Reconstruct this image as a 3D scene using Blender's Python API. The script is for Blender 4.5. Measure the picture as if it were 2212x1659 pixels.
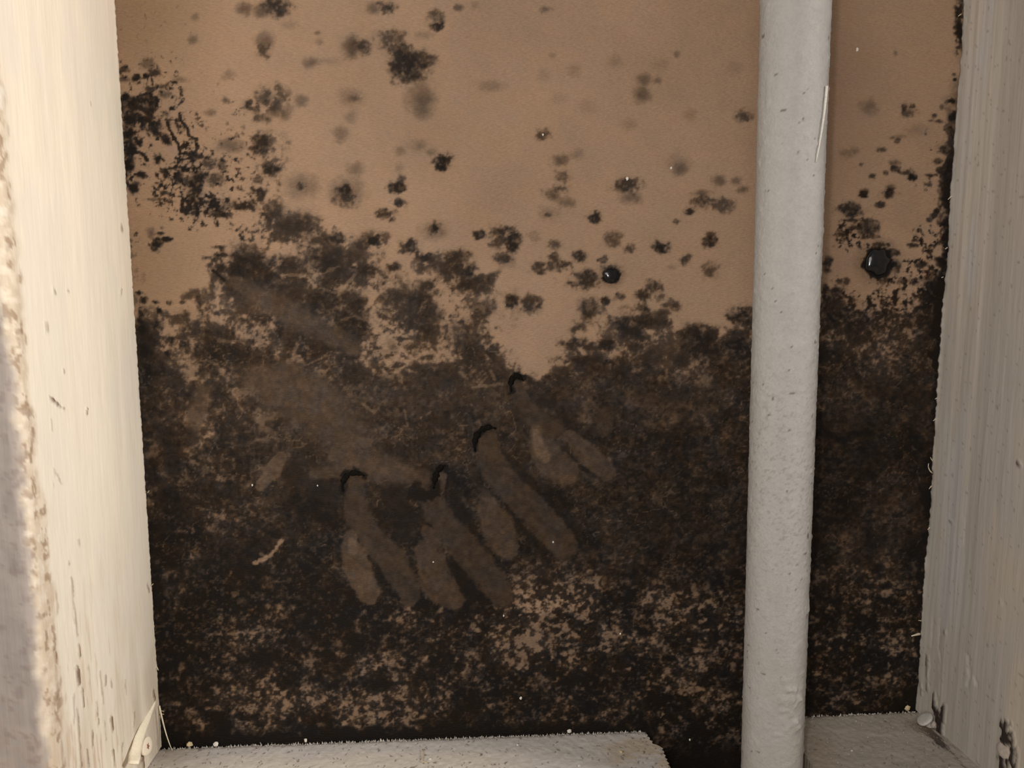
import bpy, bmesh, math, random
import numpy as np
from mathutils import Vector, Matrix

# ---------------------------------------------------------------- scene, camera, light
for o in list(bpy.data.objects): bpy.data.objects.remove(o, do_unlink=True)
scene = bpy.context.scene
COL = scene.collection
W_PX, H_PX = 2212.0, 1659.0
CAM = np.array([-0.0440, -0.33176, 0.20950]); YAW, PITCH, ROLL, FOC = 0.07365, 0.12043, 0.00181, 1585.6
_cy, _sy, _cp, _sp = math.cos(YAW), math.sin(YAW), math.cos(PITCH), math.sin(PITCH)
_R = np.array([_cy, -_sy, 0]); FWD = np.array([_sy * _cp, _cy * _cp, -_sp]); _U = np.array([_sy * _sp, _cy * _sp, _cp])
RIGHT = _R * math.cos(ROLL) - _U * math.sin(ROLL); UPV = _R * math.sin(ROLL) + _U * math.cos(ROLL)
cam_data = bpy.data.cameras.new('camera'); cam = bpy.data.objects.new('camera', cam_data); COL.objects.link(cam)
cam_data.sensor_fit = 'HORIZONTAL'; cam_data.sensor_width = 36; cam_data.lens = 36 * FOC / W_PX
cam_data.clip_start = .01; cam_data.clip_end = 50
M = Matrix.Identity(4)
for r in range(3): M[r][0], M[r][1], M[r][2], M[r][3] = RIGHT[r], UPV[r], -FWD[r], CAM[r]
cam.matrix_world = M
scene.camera = cam

world = bpy.data.worlds.new('world'); scene.world = world; world.use_nodes = True
world.node_tree.nodes['Background'].inputs[0].default_value = (1.0, .95, .90, 1)
world.node_tree.nodes['Background'].inputs[1].default_value = .22

def area_light(name, loc, target, size, power, color):
    d = bpy.data.lights.new(name, 'AREA'); d.shape = 'DISK'; d.size = size; d.energy = power; d.color = color
    o = bpy.data.objects.new(name, d); COL.objects.link(o); o.location = loc
    o.rotation_euler = (Vector(target) - Vector(loc)).to_track_quat('-Z', 'Y').to_euler()
    return o
# the work lamp held beside the camera
area_light('work_lamp', (-.40, -.85, .52), (0, 0, .17), .60, 4.7, (1.0, .95, .89))
# the shaded room lamp standing to the right, which mostly reaches the left stud
area_light('room_lamp', (.85, -.275, .45), (-.18, -.04, .17), .26, 10.5, (1.0, .94, .865))
# the small lamp beside the lens
area_light('lens_lamp', tuple(CAM + RIGHT * -.016 + UPV * .010), tuple(CAM + FWD), .012, .34, (1.0, .96, .90))

vs = scene.view_settings
scene.display_settings.display_device = 'sRGB'
vs.view_transform = 'Standard'; vs.look = 'None'; vs.gamma = 1; vs.use_curve_mapping = False; vs.exposure = -0.04

# ---------------------------------------------------------------- helpers
HW = .184            # half the clear width between the studs
DEPTH = .089         # depth of the studs and plates
def at(u, v, axis, val):
    """the point on the plane axis = val that the survey photograph shows at (u, v)"""
    d = FWD + RIGHT * (u - W_PX / 2) / FOC - UPV * (v - H_PX / 2) / FOC
    k = 'xyz'.index(axis); return CAM + d * (val - CAM[k]) / d[k]
def chart(x, z):
    """board position (metres) -> mould chart position"""
    d = np.stack([x - CAM[0], np.full_like(x, -CAM[1]), z - CAM[2]], -1)
    f = d @ FWD; return W_PX / 2 + FOC * (d @ RIGHT) / f, H_PX / 2 - FOC * (d @ UPV) / f

def tag(o, label=None, cat=None, group=None, kind=None):
    for k, v in (('label', label), ('category', cat), ('group', group), ('kind', kind)):
        if v: o[k] = v
    return o
def empty(name, loc):
    o = bpy.data.objects.new(name, None); COL.objects.link(o); o.location = loc; o.empty_display_size = .01; return o
def mesh_obj(name, verts, faces, mat, parent=None, tint=None, smooth=True):
    """verts (n,3) in world space; faces = list of (m,k) int arrays"""
    verts = np.asarray(verts, np.float32); me = bpy.data.meshes.new(name)
    if parent is not None: verts = verts - np.array(parent.location, np.float32)
    faces = [np.asarray(f, np.int32) for f in faces if len(f)]
    me.vertices.add(len(verts)); me.vertices.foreach_set('co', verts.ravel())
    loops = np.concatenate([f.ravel() for f in faces]); tot = np.concatenate([np.full(len(f), f.shape[1], np.int32) for f in faces])
    start = np.concatenate([[0], np.cumsum(tot)[:-1]]).astype(np.int32)
    me.loops.add(len(loops)); me.loops.foreach_set('vertex_index', loops)
    me.polygons.add(len(tot)); me.polygons.foreach_set('loop_start', start)
    try: me.polygons.foreach_set('loop_total', tot)
    except Exception: pass
    me.update(calc_edges=True); me.validate()
    me.polygons.foreach_set('use_smooth', np.full(len(me.polygons), smooth))
    if tint is not None:
        a = me.color_attributes.new('tint', 'FLOAT_COLOR', 'POINT')
        c = np.ones((len(verts), 4), np.float32); c[:, :3] = tint; a.data.foreach_set('color', c.ravel())
    me.materials.append(mat)
    o = bpy.data.objects.new(name, me); COL.objects.link(o)
    if parent is not None: o.parent = parent
    return o
def quads(nr, nc, off=0, wrap=False, flip=False):
    i = np.arange(nr - 1)[:, None]; j = np.arange(nc if wrap else nc - 1)[None, :]; j2 = (j + 1) % nc
    q = np.stack([i * nc + j, i * nc + j2, (i + 1) * nc + j2, (i + 1) * nc + j], -1).reshape(-1, 4) + off
    return q[:, ::-1] if flip else q
def tube(points, radii, seg=10, squash=None):
    """vertices and faces of a closed tapering tube through points"""
    P = np.asarray(points, float); n = len(P); R = np.broadcast_to(np.asarray(radii, float), (n,)); V = []
    T = np.gradient(P, axis=0); T /= np.linalg.norm(T, axis=1)[:, None] + 1e-12
    a = np.cross(T[0], [0, 0, 1.]);
    if np.linalg.norm(a) < .1: a = np.cross(T[0], [0, 1., 0])
    for k in range(n):
        a = a - T[k] * (a @ T[k]); a /= np.linalg.norm(a); b = np.cross(T[k], a)
        th = np.linspace(0, 2 * math.pi, seg, endpoint=False)[:, None]
        V.append(P[k] + R[k] * (np.cos(th) * a + np.sin(th) * b))
    V = np.concatenate(V); c0, c1 = len(V), len(V) + 1; V = np.concatenate([V, P[:1], P[-1:]])
    j = np.arange(seg); j2 = (j + 1) % seg; e = (n - 1) * seg
    caps = np.concatenate([np.stack([j2, j, np.full(seg, c0)], 1), np.stack([e + j, e + j2, np.full(seg, c1)], 1)])
    return V, [quads(n, seg, wrap=True), caps]
def bezier(pts, n):
    P = [np.array(p, float) for p in pts]; ts = np.linspace(0, 1, n); out = []
    for t in ts:
        Q = P
        while len(Q) > 1: Q = [a * (1 - t) + b * t for a, b in zip(Q[:-1], Q[1:])]
        out.append(Q[0])
    return np.array(out)

def nd(nt, kind, **inp):
    n = nt.nodes.new(kind)
    for k, v in inp.items(): n.inputs[k.replace('_', ' ')].default_value = v
    return n
def material(name, rough=.8, color=None, grain=(900, .12), stretch=(1, 1, 1), bump=(1500, .25, .0002), spec=.3, coat=0, rot=(0, 0, 0)):
    m = bpy.data.materials.new(name); m.use_nodes = True; nt = m.node_tree; L = nt.links.new
    bs = nt.nodes['Principled BSDF']; bs.inputs['Roughness'].default_value = rough; bs.inputs['Specular IOR Level'].default_value = spec
    bs.inputs['Coat Weight'].default_value = coat
    tc = nt.nodes.new('ShaderNodeTexCoord'); mp = nt.nodes.new('ShaderNodeMapping'); L(tc.outputs['Object'], mp.inputs['Vector'])
    mp.inputs['Scale'].default_value = stretch; mp.inputs['Rotation'].default_value = rot
    n1 = nd(nt, 'ShaderNodeTexNoise', Scale=grain[0], Detail=3.0, Roughness=.6); L(mp.outputs[0], n1.inputs['Vector'])
    mr = nd(nt, 'ShaderNodeMapRange'); mr.inputs['From Min'].default_value = .25; mr.inputs['From Max'].default_value = .75
    mr.inputs['To Min'].default_value = 1 - grain[1]; mr.inputs['To Max'].default_value = 1 + grain[1]; L(n1.outputs['Fac'], mr.inputs['Value'])
    vm = nt.nodes.new('ShaderNodeVectorMath'); vm.operation = 'SCALE'
    if color is None:
        at_ = nt.nodes.new('ShaderNodeAttribute'); at_.attribute_name = 'tint'; L(at_.outputs['Color'], vm.inputs[0])
    else:
        rgb = nt.nodes.new('ShaderNodeRGB'); rgb.outputs[0].default_value = (*color, 1); L(rgb.outputs[0], vm.inputs[0])
    L(mr.outputs[0], vm.inputs['Scale']); L(vm.outputs[0], bs.inputs['Base Color'])
    if bump:
        n2 = nd(nt, 'ShaderNodeTexNoise', Scale=bump[0], Detail=4.0, Roughness=.65); L(mp.outputs[0], n2.inputs['Vector'])
        b = nd(nt, 'ShaderNodeBump', Strength=bump[1], Distance=bump[2]); L(n2.outputs['Fac'], b.inputs['Height']); L(b.outputs[0], bs.inputs['Normal'])
    return m
MAT = dict(
    board=material('mouldy_board_paper', .7, grain=(1300, .15), stretch=(.42, 1, 1.7), rot=(0, math.radians(-24), 0), bump=(1000, .85, .0006), spec=.15),
    pine=material('pale_pine', .75, grain=(500, .05), stretch=(2, 2, .12), bump=(700, .25, .0003)),
    grey_pine=material('grey_pine', .8, grain=(500, .07), stretch=(2, 2, .10), bump=(700, .3, .0003)),
    plate=material('dusty_plate_timber', .85, grain=(700, .10), stretch=(.4, 1, 1), bump=(900, .4, .0004)),
    pipe=material('white_painted_pipe', .75, grain=(900, .06), bump=(900, .6, .0005), spec=.2),
    splinter=material('fresh_splinter', .75, color=(.86, .77, .60), grain=(900, .10), stretch=(2, 2, .2)),
    fibre=material('wood_fibre', .7, color=(.72, .63, .48)),
    nail_cream=material('overpainted_nail', .5, grain=(900, .05)),
    nail_grey=material('galvanised_nail', .45, color=(.47, .45, .42), grain=(800, .10), spec=.4),
    nail_dull=material('dull_nail', .6, color=(.42, .36, .31), grain=(800, .15)),
    rust=material('rust', .85, color=(.33, .13, .09), grain=(1500, .3)),
    black=material('wet_black_mould', .16, color=(.006, .006, .006), grain=(600, .4), bump=None, spec=.55),
    soot=material('rolled_black_mould', .85, color=(.008, .007, .006), grain=(900, .4), bump=(900, .6, .0006), spec=.02),
    crumb=material('plaster_crumb', .9, color=(.66, .61, .54), grain=(1500, .15)),
    crumb_y=material('wood_crumb', .9, color=(.55, .44, .26), grain=(1500, .15)),
    dust=material('sawdust', .95, color=(.43, .395, .35), grain=(1500, .3)),
    slab=material('concrete_slab', .9, color=(.20, .18, .16), grain=(60, .2), bump=(120, .3, .002)),
)
# ---------------------------------------------------------------- mould chart
# The stains of the gypsum-board face are surveyed on a chart laid over the board
# (1 chart unit = about 0.21 mm).  Everything below goes into the paper colour: growth, and gap shade painted along edges.
_T = np.random.RandomState(7).rand(256, 256).astype(np.float32)
def vnoise(x, y, seed=0):
    x = x + seed * 17.31; y = y + seed * 9.77
    xi = np.floor(x).astype(np.int64); yi = np.floor(y).astype(np.int64)
    fx = (x - xi).astype(np.float32); fy = (y - yi).astype(np.float32)
    fx = fx * fx * fx * (fx * (fx * 6 - 15) + 10); fy = fy * fy * fy * (fy * (fy * 6 - 15) + 10)
    a = _T[yi & 255, xi & 255]; b = _T[yi & 255, (xi + 1) & 255]
    c = _T[(yi + 1) & 255, xi & 255]; d = _T[(yi + 1) & 255, (xi + 1) & 255]
    return (a + (b - a) * fx) * (1 - fy) + (c + (d - c) * fx) * fy
def fbm(x, y, seed=0, octs=4, gain=.55):
    s = 0; a = 1; t = 0
    for k in range(octs):
        ang = .7 * k; c, sn = math.cos(ang), math.sin(ang)
        s = s + a * vnoise((x * c - y * sn), (x * sn + y * c), seed + 3 * k); t += a
        a *= gain; x = x * 2.03; y = y * 2.03
    return s / t
def uniform(n):
    f = n.ravel(); q = np.quantile(f[::7], np.linspace(0, 1, 257))
    return np.interp(f, q, np.linspace(0, 1, 257)).reshape(n.shape).astype(np.float32)
def sstep(a, b, x):
    t = np.clip((x - a) / (b - a), 0, 1); return t * t * (3 - 2 * t)

GRID = {  # mean darkness 0-9 on 16 sheets of 10 x 10 cells (56 x 42 chart units)
 (0,0): "0000111100 0000111100 0000111100 0000222100 0000223111 0000553112 0000444211 0000333322 0000333432 0000223532",
 (1,0): "1000000000 0000000000 0000000000 0000000000 2000000000 2000000000 1000000000 2000000000 2000000000 2000000000",
 (2,0): "0000000000 0000000000 0000000000 0000000000 0000000000 0000000000 0000000000 0000000000 0000000000 0000000000",
 (3,0): "0000000000 0000000222 0000000000 0000000000 0000000000 0000000222 0000001333 0000002333 0000012333 0000012444",
 (0,1): "0000113455 0000110222 0000221013 0000110137 0000110046 0000221224 0000443445 0000664565 0000774576 0000775556",
 (1,1): "3100000000 4420000000 3332200003 6464203501 5554421450 5566335321 5556445341 4667424441 6556324453 5666555555",
 (2,1): "0000000000 0000000000 1000000000 0000000000 0110000000 0000000000 0012230036 0012532546 1155434768 6656766567",
 (3,1): "0001201555 0013102444 0013103555 0001323555 0010335666 0044446666 0066556666 5555557777 6666567777 7776678888",
 (0,2): "0000666565 0000775465 0000666466 0000775666 0000775666 0000667666 0000667767 0000887877 0000998787 0000887788",
 (1,2): "5566555455 5557665666 6556666666 5655676666 5565567867 5787667877 7887787867 7778787787 7787777787 8787777877",
 (2,2): "5556556678 5766677778 6576777778 6667777778 8676777878 8877777788 8887777778 7787778789 8777787878 5567767778",
 (3,2): "8877778888 8887778888 8888887777 8888788888 8888787777 8888767777 7777776666 7765767777 7775588888 7765678888",
 (0,3): "0000998788 0000997878 0000998877 0000998776 0000998767 0000997766 0000996655 0000997586 0000998996 0000999999",
 (1,3): "7788666686 7888767775 6888776765 6888875664 7787676675 5777666777 4566455787 4674556767 8888877788 9999999999",
 (2,3): "5458877877 3347656687 4557855567 4666576778 5666676778 8778766788 7767777667 7777767677 9999978889 9999998889",
 (3,3): "7776677777 7777666666 7788777777 7766667777 7766667777 7668768888 8876688888 8888898888 9999998888 9999998888",
}
OX = (0, 550, 1100, 1652); OY = (0, 410, 820, 1239); ZK = 560 / 2212.0
def chart_grid():
    gx, gy = np.meshgrid(np.arange(0, 2212, 28.), np.arange(0, 1659, 21.))
    out = np.zeros(gx.shape, np.float32); wt = np.zeros(gx.shape, np.float32)
    for (i, j), s in GRID.items():
        a = np.array([[int(c) for c in r] for r in s.split()], np.float32)
        u = (gx - OX[i]) / 56.0; v = (gy - OY[j]) / 42.0
        ok = (u >= -.01) & (u < 10.01) & (v >= -.01) & (v < 10.01)
        ui = np.clip(u.astype(int), 0, 9); vi = np.clip(v.astype(int), 0, 9)
        out[ok] += a[vi, ui][ok]; wt[ok] += 1
    return out / np.maximum(wt, 1)
def grid_at(g, U, V):
    u = np.clip(U / 28.0 - .5, 0, g.shape[1] - 1.001); v = np.clip(V / 21.0 - .5, 0, g.shape[0] - 1.001)
    i = u.astype(int); j = v.astype(int); fu = u - i; fv = v - j
    return (g[j, i] * (1 - fu) + g[j, i + 1] * fu) * (1 - fv) + (g[j + 1, i] * (1 - fu) + g[j + 1, i + 1] * fu) * fv

# single colonies: sheet, then (x, y, rx, ry, darkness) in sheet units
SPOTS = {
 (0,0): "1170 665 28 22 95 1245 645 22 18 95 1270 545 45 40 55 1310 620 40 25 70 1405 735 30 28 70 1405 800 40 25 50 1290 750 40 22 70 1060 590 30 25 70 1060 680 30 20 50 1070 830 22 22 95 1110 1020 34 45 92 1090 1150 45 60 97 1190 1220 28 22 92 1110 1270 50 45 97 1110 1400 34 60 97 1210 1490 35 22 90 1140 1600 38 45 92 1580 1450 25 16 90 1460 1440 25 15 80 1410 1500 15 18 85 1530 1530 35 40 80 1720 1500 40 45 75 1800 1400 50 40 60 1880 1410 40 35 70 1660 140 30 25 30 1640 340 35 30 35 2080 80 50 40 45 1530 680 50 20 30 1950 640 45 30 25 2110 900 35 35 60 1930 860 25 25 50 1800 960 35 20 35 1970 1240 90 50 40 2160 1270 30 25 60 2180 1230 25 40 60 1420 1190 32 36 90 1340 1350 36 28 92 1420 965 30 25 55 1320 1090 40 45 75 1390 1460 40 18 70 1690 1330 35 20 75 1840 1540 50 50 60 1600 1560 40 35 70",
 (1,0): "190 50 90 70 75 70 90 60 50 45 1135 60 60 45 70 1020 70 50 35 40 1540 150 55 50 55 1555 230 35 30 80 1735 65 30 22 45 1880 50 35 30 20 830 400 60 70 50 910 400 55 60 65 90 350 60 50 40 75 430 50 50 58 540 280 25 12 35 555 360 25 25 25 480 535 65 35 35 490 545 20 15 35 1180 330 100 60 55 1220 420 90 60 72 1290 520 130 90 75 1320 590 110 90 80 1420 500 90 60 64 1280 660 80 45 58 1420 850 90 110 42 1440 840 60 30 30 1420 940 40 50 32 850 840 40 20 45 820 830 80 60 25 400 860 50 40 35 90 820 60 60 52 170 880 35 25 60 820 1000 40 40 25 740 1150 55 50 32 1400 1240 70 40 22 1410 1240 25 25 25 1250 1285 40 30 28 1500 1300 35 25 32 1605 1375 62 52 97 860 1440 55 40 33 1240 1440 30 35 22 400 1600 45 30 72 400 1590 110 80 33 780 1630 50 45 82 790 1640 110 90 38 1220 1590 60 40 87 1250 1540 35 30 60 60 1230 65 70 80 130 1440 65 55 86 60 1010 50 35 55 10 930 30 30 60 40 1640 50 30 80 2020 735 90 35 22 1450 300 60 25 22 1390 700 30 20 22 30 1530 35 25 60 660 520 60 30 18 300 215 50 30 18",
 (2,0): "310 80 40 22 38 1150 680 45 45 38 1130 810 60 55 42 1110 820 18 18 30 1265 685 25 25 33 2000 985 50 40 55 2030 1015 20 18 55 290 1150 45 50 62 435 1370 55 40 47 460 1500 55 40 52 1010 1580 90 50 66 440 1610 60 30 57 360 1645 60 30 42 1455 1445 45 40 42 1450 1400 80 70 22 1790 1540 45 35 42 1930 1540 35 25 37 1990 1620 35 25 42 1430 465 20 25 30 1540 980 50 40 18 900 530 50 40 20 550 610 50 40 20 370 475 25 20 24 670 900 60 50 15 1300 550 60 50 15 1930 580 50 40 15 1640 1650 60 20 42 575 1320 45 35 24 1020 1060 50 40 18 290 640 40 40 15 430 840 50 40 12",
 (3,0): "1115 455 18 18 32 885 910 60 50 33 1190 905 28 24 64 1255 910 22 18 62 1240 960 45 30 68 1200 970 25 20 45 1445 985 18 18 62 1470 1035 35 12 58 1420 1030 25 8 52 1510 915 15 15 45 1130 1200 20 18 60 1090 1175 20 10 45 1150 1165 40 12 28 1005 1275 30 18 58 690 1310 40 30 28 760 1290 30 25 28 820 1400 20 14 64 915 1500 24 18 64 1035 1475 18 14 58 1120 1440 35 22 78 1255 1505 28 25 96 1200 1470 45 18 64 1110 1390 40 20 44 1085 1600 30 30 64 1060 1645 50 25 82 850 1640 35 20 82 1310 1110 80 40 18 1480 1370 30 25 74 1410 1495 35 18 74 1400 1575 18 14 64 1600 860 35 18 92 1640 70 20 18 72 1615 640 15 12 55 1620 680 14 12 92 1665 220 32 150 93 1610 1000 35 40 92 1600 1130 35 60 88 1580 1280 70 60 74 1590 1400 40 90 93 1560 1560 50 120 93",
 (0,1): "1380 375 30 14 88 1420 415 30 20 92 1340 450 35 35 88 1325 500 22 25 74 1290 375 30 35 42 1380 325 12 12 45 1185 130 18 14 85 1400 30 40 18 74 1450 100 25 15 64 1330 80 60 12 55 1630 150 40 20 77 1650 200 30 15 74 1890 215 80 22 74 1750 860 25 22 55 1845 290 10 10 74 1330 960 25 14 92 1440 965 25 18 74 1550 960 25 12 74 1360 1030 25 25 96 1690 960 25 45 82 1190 880 25 18 92 1215 940 30 25 84 1210 1050 30 40 84 1210 1170 50 60 96 1225 1380 45 80 96 1330 1150 25 40 84 1270 1540 30 55 96 1430 1400 30 30 92 1550 1320 30 50 84 1700 970 30 35 74 1460 1280 50 25 82 1900 680 50 30 80 1870 490 40 12 80 1890 560 50 15 80 1770 580 35 12 60 2110 580 140 90 70",
 (1,1): "370 300 120 90 68 150 190 90 80 62 40 50 40 40 72 780 70 80 65 68 1240 110 50 25 78 1225 0 50 15 74 1130 210 60 35 74 1525 330 50 45 88 1530 350 90 60 34 1915 380 45 32 78 2090 360 70 45 74 2190 400 40 40 78 2190 490 40 40 82 2110 570 60 50 68 700 410 80 40 78 640 580 140 110 62 1015 435 45 35 90 920 475 60 40 64 1320 480 70 45 78 1390 540 25 40 74 1450 580 60 30 78 970 690 95 45 77 1180 665 65 35 77 1740 580 80 60 70 1650 660 110 80 66 1820 710 70 50 78 1830 800 70 70 74 1440 840 90 60 70 1410 930 90 70 74 1180 930 100 80 66 1450 1080 120 80 66 1950 1010 80 70 64 840 1110 130 50 78 2180 940 40 45 78 340 640 100 80 62 590 950 110 80 70 830 940 100 70 66 830 1190 90 60 74 1250 1270 40 15 60 1180 1340 30 25 45 1420 1260 40 30 66 1220 1500 40 25 66 1480 1210 35 25 66 1330 1340 50 20 60 1800 1240 120 100 58 730 690 90 60 62 480 540 80 50 62",
 (2,1): "380 60 45 30 48 495 110 50 35 38 340 215 30 22 54 340 205 60 45 24 720 240 45 38 83 1030 70 70 40 38 1655 95 70 50 62 1800 130 80 45 53 1535 180 30 22 78 1425 270 25 18 58 1715 390 35 30 58 1710 445 45 35 83 880 420 60 50 52 885 425 25 20 35 1035 495 40 28 63 1295 490 50 42 88 385 470 45 30 53 20 440 50 80 78 610 565 45 38 73 790 600 35 28 63 245 660 50 50 68 260 705 35 20 58 375 580 35 30 64 380 640 60 45 60 470 640 40 30 68 1510 595 40 35 63 1715 685 60 50 52 1715 685 20 20 35 1385 660 25 18 24 870 735 75 66 100 850 670 70 30 83 640 770 90 55 72 710 740 50 45 66 525 790 25 12 64 170 970 75 60 68 250 985 30 25 64 30 930 50 45 74 1225 840 50 45 68 1160 900 60 40 73 1270 920 40 25 55 1140 1015 45 30 78 1400 980 60 40 64 825 950 38 28 78 935 915 35 28 68 685 1030 80 75 68 590 1170 50 45 64 650 1090 50 40 55 960 1150 80 60 74 1150 1110 70 50 74 1080 1200 100 60 78 1290 1130 70 30 68 1980 1070 90 60 84 1570 1230 110 70 80 1700 1240 80 50 70 1640 1340 120 80 82 1950 1350 120 120 87 545 1320 80 50 73 700 1350 80 45 70 840 1340 55 50 83 660 1460 160 45 78 950 1490 80 60 74 60 1610 55 45 100 1480 1430 80 60 66 1160 1470 100 50 66",
 (3,1): "845 45 30 20 85 1060 35 50 35 80 990 130 40 25 70 750 170 90 50 70 770 190 30 30 80 690 150 40 40 60 740 260 50 12 70 740 325 50 22 74 665 380 45 25 74 870 320 80 60 72 820 310 25 40 70 920 400 60 15 55 850 410 30 12 60 970 620 128 130 100 990 470 60 20 70 1080 515 50 12 72 1125 540 28 20 74 1120 640 40 45 70 1260 475 35 16 74 1350 640 50 25 74 1280 430 20 15 70 1470 180 22 18 84 1440 230 25 18 74 1410 255 20 16 66 530 620 35 60 78 620 860 50 45 80 510 870 40 45 76 590 1000 110 80 76 740 940 35 25 76 700 780 20 25 60 640 790 25 25 66 1200 780 80 30 66 1030 770 50 25 66 1350 640 40 20 70",
}
# dark chains: (sheet, darkness, width, points)
CHAINS = [
 ((0,0), 80, 24, "1530 970 1545 1030 1600 1090 1610 1160 1680 1190"), ((0,0), 85, 30, "1430 1040 1450 1110 1480 1170 1520 1230 1540 1310"),
 ((0,0), 70, 25, "1600 1350 1650 1320 1690 1250"), ((0,0), 76, 45, "1120 910 1210 930 1270 970 1290 1060 1330 1120 1420 1190"),
 ((0,0), 84, 24, "1140 845 1200 870 1250 850 1300 900"), ((0,0), 88, 35, "1130 1290 1220 1310 1260 1370"), ((0,0), 74, 20, "1500 1350 1560 1360 1630 1350"),
 ((0,1), 90, 24, "1820 690 1870 730 1910 770"),
]
# pencil-thin pale lines where the film has cracked away (chart sheet C5: 400,500 scale 2.765)
VEINS = "570 260 750 265 830 250 920 205|910 380 980 300 1010 260|780 330 900 370|930 530 1010 505 1120 540|650 730 670 670|650 760 690 770 720 800 850 740|1740 900 1790 850 1805 865 1750 920|1640 840 1690 880|1720 930 1900 910|1830 840 1850 880|1410 1110 1470 1075 1440 1095|1330 1160 1310 1070|50 800 80 775 140 770 200 800 220 860|30 880 200 880|500 240 570 180|200 650 280 660 400 630|420 575 550 575|0 1310 80 1270|1060 1030 1130 1080 1160 1050"
# rubbed strokes: (frame, softness, target density, "x y w ...")
C5 = (400, 500, 2.765); C6 = (700, 780, 3.016)
RUBS = [
 (C5, .55, .33, "300 300 90 450 400 150 650 500 160 850 610 150 1000 700 100"),
 (C5, .6, .33, "400 880 200 600 950 300 850 1080 320 980 1220 330 1000 1350 260 1300 1430 150"),
 (C5, .5, .38, "450 870 120 620 860 200 800 960 200"),
 (C5, .22, .30, "575 1345 70 520 1430 100 450 1520 60"),
 (C5, .5, .34, "110 960 90 60 1130 130"), (C5, .5, .36, "760 1450 60 1010 1420 120 1430 1460 90"),
 (C6, .22, .47, "210 770 90 200 880 130 210 1000 150 250 1080 150 340 1190 170 440 1300 170 530 1450 170 560 1540 110"),
 (C6, .20, .345, "170 1140 80 180 1230 140 220 1350 180 290 1500 150 310 1550 70"),
 (C6, .35, .24, "180 1170 50 190 1230 70"),
 (C6, .22, .47, "670 790 70 700 900 140 740 1000 160 850 1130 170 970 1280 180 1090 1420 180 1160 1530 140"),
 (C6, .25, .43, "770 750 60 755 840 60"),
 (C6, .30, .43, "670 1110 90 710 1180 120"), (C6, .20, .385, "650 1240 130 700 1330 190 720 1420 210 790 1510 180 850 1560 120"),
 (C6, .18, .47, "1070 470 110 1070 600 150 1120 720 170 1250 860 180 1370 980 180 1490 1110 190 1560 1200 170"),
 (C6, .35, .45, "1050 870 70 1080 940 100"), (C6, .20, .385, "1080 970 150 1120 1080 210 1190 1220 150"),
 (C6, .22, .47, "1260 150 60 1290 260 90 1380 370 110 1500 440 120"),
 (C6, .20, .37, "1380 460 80 1420 560 170 1480 660 190 1580 730 170"), (C6, .4, .20, "1385 470 60 1400 560 90 1440 620 80"),
 (C6, .22, .38, "1600 490 80 1720 610 130 1840 720 110 1890 740 30"),
 (C6, .5, .45, "1820 370 130 1820 430 120"),
]
DARKRUB = [  # dense film pushed up beside the finger tracks
 (C6, .5, .80, "450 850 140 500 1000 180 520 1120 140"), (C6, .5, .85, "840 880 100 900 1000 110 960 1130 100 1050 1250 90"),
 (C6, .5, .85, "1230 740 90 1330 860 90 1500 980 120 1620 1120 120"), (C6, .5, .85, "1190 930 50 1300 1080 60 1420 1230 60"),
 (C6, .4, .85, "360 1340 70 380 1420 80"), (C6, .5, .78, "1150 600 60 1240 700 90 1340 800 70"), (C6, .4, .8, "1580 600 30 1640 670 40 1720 720 30"),
 (C6, .5, .75, "1400 270 60 1490 280 80"), (C6, .4, .9, "850 1330 60 900 1430 60 1040 1560 60"),
 (C5, .5, .75, "640 1440 120 780 1520 160 880 1580 120"),
]
CLEAR = [  # where the film has flaked off and paper with a few dots is left
 (C5, 130, .25, "1240 680 1240 700"), (C5, 95, .4, "1590 420 1600 440"), (C5, 60, .35, "440 600 450 640"), (C5, 60, .5, "1230 290 1150 300"), (C5, 55, .5, "590 100 700 120"),
]
CURLS = [(C5, 5, .85, "415 1977 485 1950 540 1900 572 1847"), (C5, 4, .6, "480 1940 450 1925"), (C5, 4, .5, "735 700 715 690 700 710")]
TIPS = [(C6, 26, "125 850 125 770 150 735 200 720 260 745"), (C6, 26, "715 830 722 750 745 700 790 685"), (C6, 24, "985 590 985 510 1020 455 1070 430 1120 440"), (C6, 28, "1220 200 1218 130 1245 95 1290 115"), (C6, 40, "560 880 720 870 740 800")]
def seg_field(U, V, pts, cb):
    for (x0, y0, w0), (x1, y1, w1) in zip(pts[:-1], pts[1:]):
        R = max(w0, w1) * 1.1 + 12
        m = (U > min(x0, x1) - R) & (U < max(x0, x1) + R) & (V > min(y0, y1) - R) & (V < max(y0, y1) + R)
        if not m.any(): continue
        u = U[m]; v = V[m]; dx, dy = x1 - x0, y1 - y0
        t = np.clip(((u - x0) * dx + (v - y0) * dy) / max(dx * dx + dy * dy, 1e-6), 0, 1)
        d = np.hypot(u - x0 - t * dx, v - y0 - t * dy); cb(m, d, w0 + (w1 - w0) * t)
def frame_pts(fr, s, n=3):
    a = [float(q) for q in s.split()]
    return [((a[i] / fr[2] + fr[0]), (a[i + 1] / fr[2] + fr[1])) + ((a[i + 2] / fr[2] / 2,) if n == 3 else ()) for i in range(0, len(a), n)]

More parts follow.
